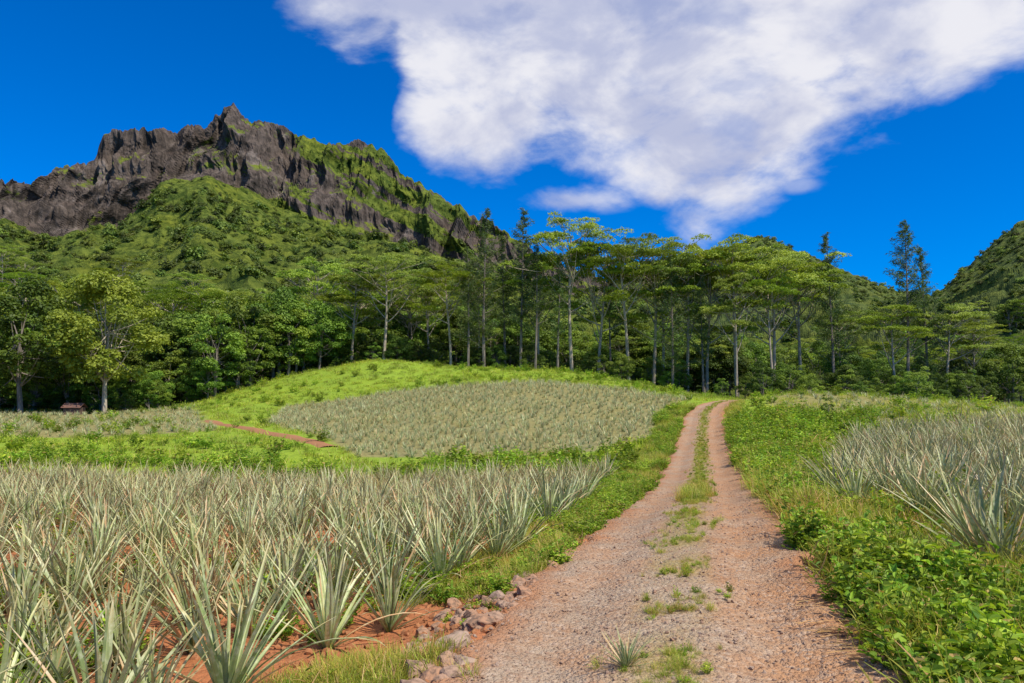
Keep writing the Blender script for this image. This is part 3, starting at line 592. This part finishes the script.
r=np.random.default_rng(77)
for i in range(430):
    y=r.uniform(128,260); x=r.uniform(-.8,.8)*y
    if r.random()<.5: addtree(x,y,r.uniform(.6,.85),4+r.integers(0,5)) if x<-10 else addtree(x,y,r.uniform(.35,.5),4+r.integers(0,5))
    else: addtree(x,y,r.uniform(.75,1.2) if x<0 else r.uniform(.6,.85),r.integers(0,4))
for i in range(95):
    x=r.uniform(-95,-26); y=r.uniform(96,128)+max(0,(x+46))*.5; addtree(x,y,r.uniform(.6,1.02),r.integers(0,4))
for i in range(34):
    x=r.uniform(-110,-28); addtree(x,r.uniform(122,175),r.uniform(.74,.9),4+r.integers(0,5))
for i in range(60):
    x=r.uniform(-30,48); addtree(x,r.uniform(130,152),r.uniform(.7,1.05),r.integers(0,4))
for i in range(40):
    x=r.uniform(48,110); addtree(x,r.uniform(112,150),r.uniform(.45,.75),r.integers(0,4))
scatter('forest',np.array(pts),np.array(sc),pool,idx=np.array(ix),tilt=.03)
pts=[];sc=[]
for i in range(190):
    x=r.uniform(-90,85); y=(93 if x<-47 else 108)+r.uniform(0,16)
    if -47<x<0: y=np.interp(x,[-47,-38,-20,0],[97,106,112,112])+r.uniform(0,12)
    if x>27: y=r.uniform(88,108)
    pts.append((x,y,float(T(np.array([x]),np.array([y]))[0])-.5)); sc.append(r.uniform(.16,.42))
for i in range(60):
    x=r.uniform(-75,-36); y=np.interp(x,[-75,-47,-36],[90,92,100])+r.uniform(-2,3); pts.append((x,y,float(T(np.array([x]),np.array([y]))[0])-.4)); sc.append(r.uniform(.18,.55))
scatter('undergrowth',np.array(pts),np.array(sc),brd,tilt=.1)
# ------------------------------------------------------------ individual trees
def tree(name,me,H0,x,y,top,w=1.,rz=0):
    z=float(T(np.array([x]),np.array([y]))[0]); s=(top-z)/H0; link(name,me,(x,y,z-.1),rz,(s*w,s*w,s))
for i,(x,y,top,v,w) in enumerate([(-19.2,112,24.8,2,1.05),(-25,115,22.4,3,1.1),(-9.4,112,22.8,1,1.),(-13.5,120,21.5,3,1.),(8.8,112,30.3,0,.9),(13.3,114,27.6,4,.85),(17.5,110,26.5,1,.95),(21.9,113,27.6,2,.85),
  (26.5,112,25.5,3,.9),(30.2,114,26.8,4,.8),(34.4,111,26.8,0,.95),(39.9,112,25.4,2,1.),(44,114,24.5,1,.95),(4.2,116,25.5,3,.9),(-5.,118,22,1,.9),(31.5,104,20.5,3,.7),(37,106,21,1,.75),(57,110,16.5,3,1.05),(66,112,17,1,1.1),(72,116,14.5,0,1.1),(24,120,24,0,.9),(51,114,16,1,1.)]):
    tree('albizia_tree',alb[v],25,x,y,top,w,i*1.7)
for i,(x,y,top,v,w) in enumerate([(-4,111,31,1,1.1),(1.3,112,31.5,0,1.),(-1.2,115,28,2,1.1),(3.5,109,25,3,1.),(23.3,108,23.3,1,1.1),(48.3,111,27.4,0,1.),(59.4,111,29.2,3,1.),(62.6,112,25.4,1,1.05),(15.5,116,25,3,.9),(7,110,24,2,1.1),(28,109,22,2,1.),(-6.5,110,25,0,1.1)]):
    tree('casuarina_tree',cas[v],28,x,y,top,w,i*2.1)
for i,(x,y,top,v,w) in enumerate([(-47,86,16.8,0,1.0),(-27,117,14,1,.8)]):
    tree('light_green_tree',brl[v],17,x,y,top,w,i*2.)
for i,(x,y,top,v,w) in enumerate([(-57,86,15,0,1.),(-64,90,14,2,1.),(-39,97,13,1,1.),(-41,103,16,3,1.),(-34,108,16.5,0,1.),(-29,112,17,2,.9),(-52,95,13,1,1.1),(-22,118,16,3,1.)]):
    tree('broadleaf_tree',brd[v],14,x,y,top,w,i*1.3)
tree('shrub',brd[3],14,18.3,43.,float(T(18.3,43.))+1.6,.8,0)
def box(mb,x0,x1,y0,y1,z0,z1,m=0,col=(.5,.5,.5)):
    V=[(x0,y0,z0),(x1,y0,z0),(x1,y1,z0),(x0,y1,z0),(x0,y0,z1),(x1,y0,z1),(x1,y1,z1),(x0,y1,z1)]
    mb.add(V,[(0,3,2,1),(4,5,6,7),(0,1,5,4),(1,2,6,5),(2,3,7,6),(3,0,4,7)],col,m)
M_wood=barkmat('hut_wood',(.16,.10,.07),(.09,.06,.045),4); M_roof=barkmat('rusty_roof',(.20,.10,.07),(.13,.08,.065),2)
hx,hy=-49.5,84.; hz=float(T(hx,hy)); e=bpy.data.objects.new('field_hut',None); scene.collection.objects.link(e); e.location=(hx,hy,hz-.1); e.scale=(.62,.62,.75)
mb=MB(); box(mb,-1.4,1.4,-.9,-.8,0,1.25); box(mb,-1.4,1.4,.8,.9,0,1.25); box(mb,-1.5,-1.4,-.9,.9,0,1.25); box(mb,1.4,1.5,-.9,.9,0,1.25); o=link('walls',mb.mesh('walls',[M_wood])); o.parent=e
mb=MB(); mb.add([(-1.8,-1.3,1.2),(1.8,-1.3,1.2),(1.8,0,1.9),(-1.8,0,1.9),(1.8,1.3,1.2),(-1.8,1.3,1.2)],[(0,1,2,3),(3,2,4,5)],(.5,.5,.5)); o=link('roof',mb.mesh('roof',[M_roof])); o.parent=e
mb=MB(); box(mb,-.35,.35,-.96,-.905,0,1.1); o=link('door',mb.mesh('door',[M_roof])); o.parent=e
# ------------------------------------------------------------ light and sky
sv=Vector((.55,-.46,0)).normalized()*math.cos(math.radians(54)); sv.z=math.sin(math.radians(54))
ld=bpy.data.lights.new('sun','SUN'); ld.energy=5.0; ld.angle=math.radians(.5); ld.color=(1,.95,.84)
lo=bpy.data.objects.new('sun',ld); scene.collection.objects.link(lo); lo.rotation_euler=sv.to_track_quat('Z','Y').to_euler(); lo.location=(20,-20,60)
w=bpy.data.worlds.new('World'); scene.world=w; w.use_nodes=True; nt=w.node_tree; nt.nodes.clear()
sk=node(nt,'ShaderNodeTexSky'); sk.sky_type='NISHITA'; sk.sun_disc=False; sk.sun_elevation=math.radians(54); sk.sun_rotation=math.atan2(sv.x,sv.y); sk.air_density=1.; sk.dust_density=.2; sk.ozone_density=3.; sk.altitude=300
skc=mixc(nt,1.,sk.outputs[0],(.5,.84,1.42),'MULTIPLY')
tc=node(nt,'ShaderNodeTexCoord'); D=tc.outputs['Generated']; sp=node(nt,'ShaderNodeSeparateXYZ'); nt.links.new(D,sp.inputs[0])
gm=node(nt,'ShaderNodeHueSaturation'); gm.inputs['Saturation'].default_value=1.2; gm.inputs['Value'].default_value=1.10; nt.links.new(skc,gm.inputs['Color'])
az=mth(nt,'MULTIPLY',mth(nt,'ARCTAN2',sp.outputs[0],sp.outputs[1]),57.2958); el=mth(nt,'MULTIPLY',mth(nt,'ARCSINE',sp.outputs[2]),57.2958)
na_=noise(nt,vmap(nt,D,(1,1,1.3),(0,.45,0)),4.5,5,.55,.2); nb_=noise(nt,vmap(nt,D,(1.2,1,2.2),(0,.6,0)),6.5,10,.57,.2)
fc=node(nt,'ShaderNodeFloatCurve'); cu=fc.mapping.curves[0]
E=[(-30,50),(-24,37),(-20.9,32),(-17.4,28.6),(-13.8,26.8),(-9.3,25.2),(-8.0,21.8),(-5.5,18.4),(-.9,17.2),(3.7,19),(6.8,18.2),(11.3,16.2),(15,12.8),(17.1,12.6),(20.6,16.),(24.5,19),(28.9,19.4),(33.4,20.2),(40,23),(50,30)]
P_=[((x+30)/80,min(1,y/50)) for x,y in E]; cu.points[0].location=P_[0]; cu.points[1].location=P_[-1]
for p in P_[1:-1]: cu.points.new(*p)
fc.mapping.update()
azd=mth(nt,'ADD',az,mth(nt,'MULTIPLY',mth(nt,'SUBTRACT',na_,.5),7.))
nt.links.new(mth(nt,'DIVIDE',mth(nt,'ADD',azd,30.),80.,clamp=True),fc.inputs['Value'])
dn=mth(nt,'SUBTRACT',el,mth(nt,'MULTIPLY',fc.outputs[0],50.))
dn=mth(nt,'ADD',dn,mth(nt,'MULTIPLY',mth(nt,'SUBTRACT',nb_,.5),14.)) 
al=mrange(nt,dn,-1.6,4.2)
thin=mrange(nt,nb_,.34,.50,.72,1.); al=mth(nt,'MULTIPLY',al,thin)
def puff(a0,e0,ra,re,k):
    gx=mth(nt,'DIVIDE',mth(nt,'SUBTRACT',az,a0),ra); gy=mth(nt,'DIVIDE',mth(nt,'SUBTRACT',el,e0),re); g=mth(nt,'EXPONENT',mth(nt,'MULTIPLY',mth(nt,'ADD',mth(nt,'MULTIPLY',gx,gx),mth(nt,'MULTIPLY',gy,gy)),-1.))
    return mth(nt,'MULTIPLY',mrange(nt,mth(nt,'ADD',g,mth(nt,'MULTIPLY',mth(nt,'SUBTRACT',nb_,.5),2.6)),.25,1.05),mth(nt,'MULTIPLY',mrange(nt,g,.03,.5),k))
for a_ in [(5.0,15.2,4.4,1.3,.7),(21.6,15.3,1.5,.6,.4)]: al=mth(nt,'MAXIMUM',al,puff(*a_))
nc_=noise(nt,vmap(nt,D,(1,1,1.6),(0,.5,0)),5.5,9,.55,.25)
cc=mixc(nt,mrange(nt,nc_,.38,.6),(4.9,5.3,7.2),(8.4,8.4,9.0))
mixed=mixc(nt,al,gm.outputs[0],cc)
bg=node(nt,'ShaderNodeBackground'); bg.inputs[1].default_value=.10; nt.links.new(mixed,bg.inputs[0]); wo=node(nt,'ShaderNodeOutputWorld'); nt.links.new(bg.outputs[0],wo.inputs[0])
# ------------------------------------------------------------ camera
cd=bpy.data.cameras.new('camera'); cd.lens=26; cd.sensor_width=36; cd.clip_end=9000; cd.clip_start=.05
co=bpy.data.objects.new('camera',cd); scene.collection.objects.link(co); co.location=(0,0,EYE); co.rotation_euler=(math.radians(90+4.56),0,0); scene.camera=co
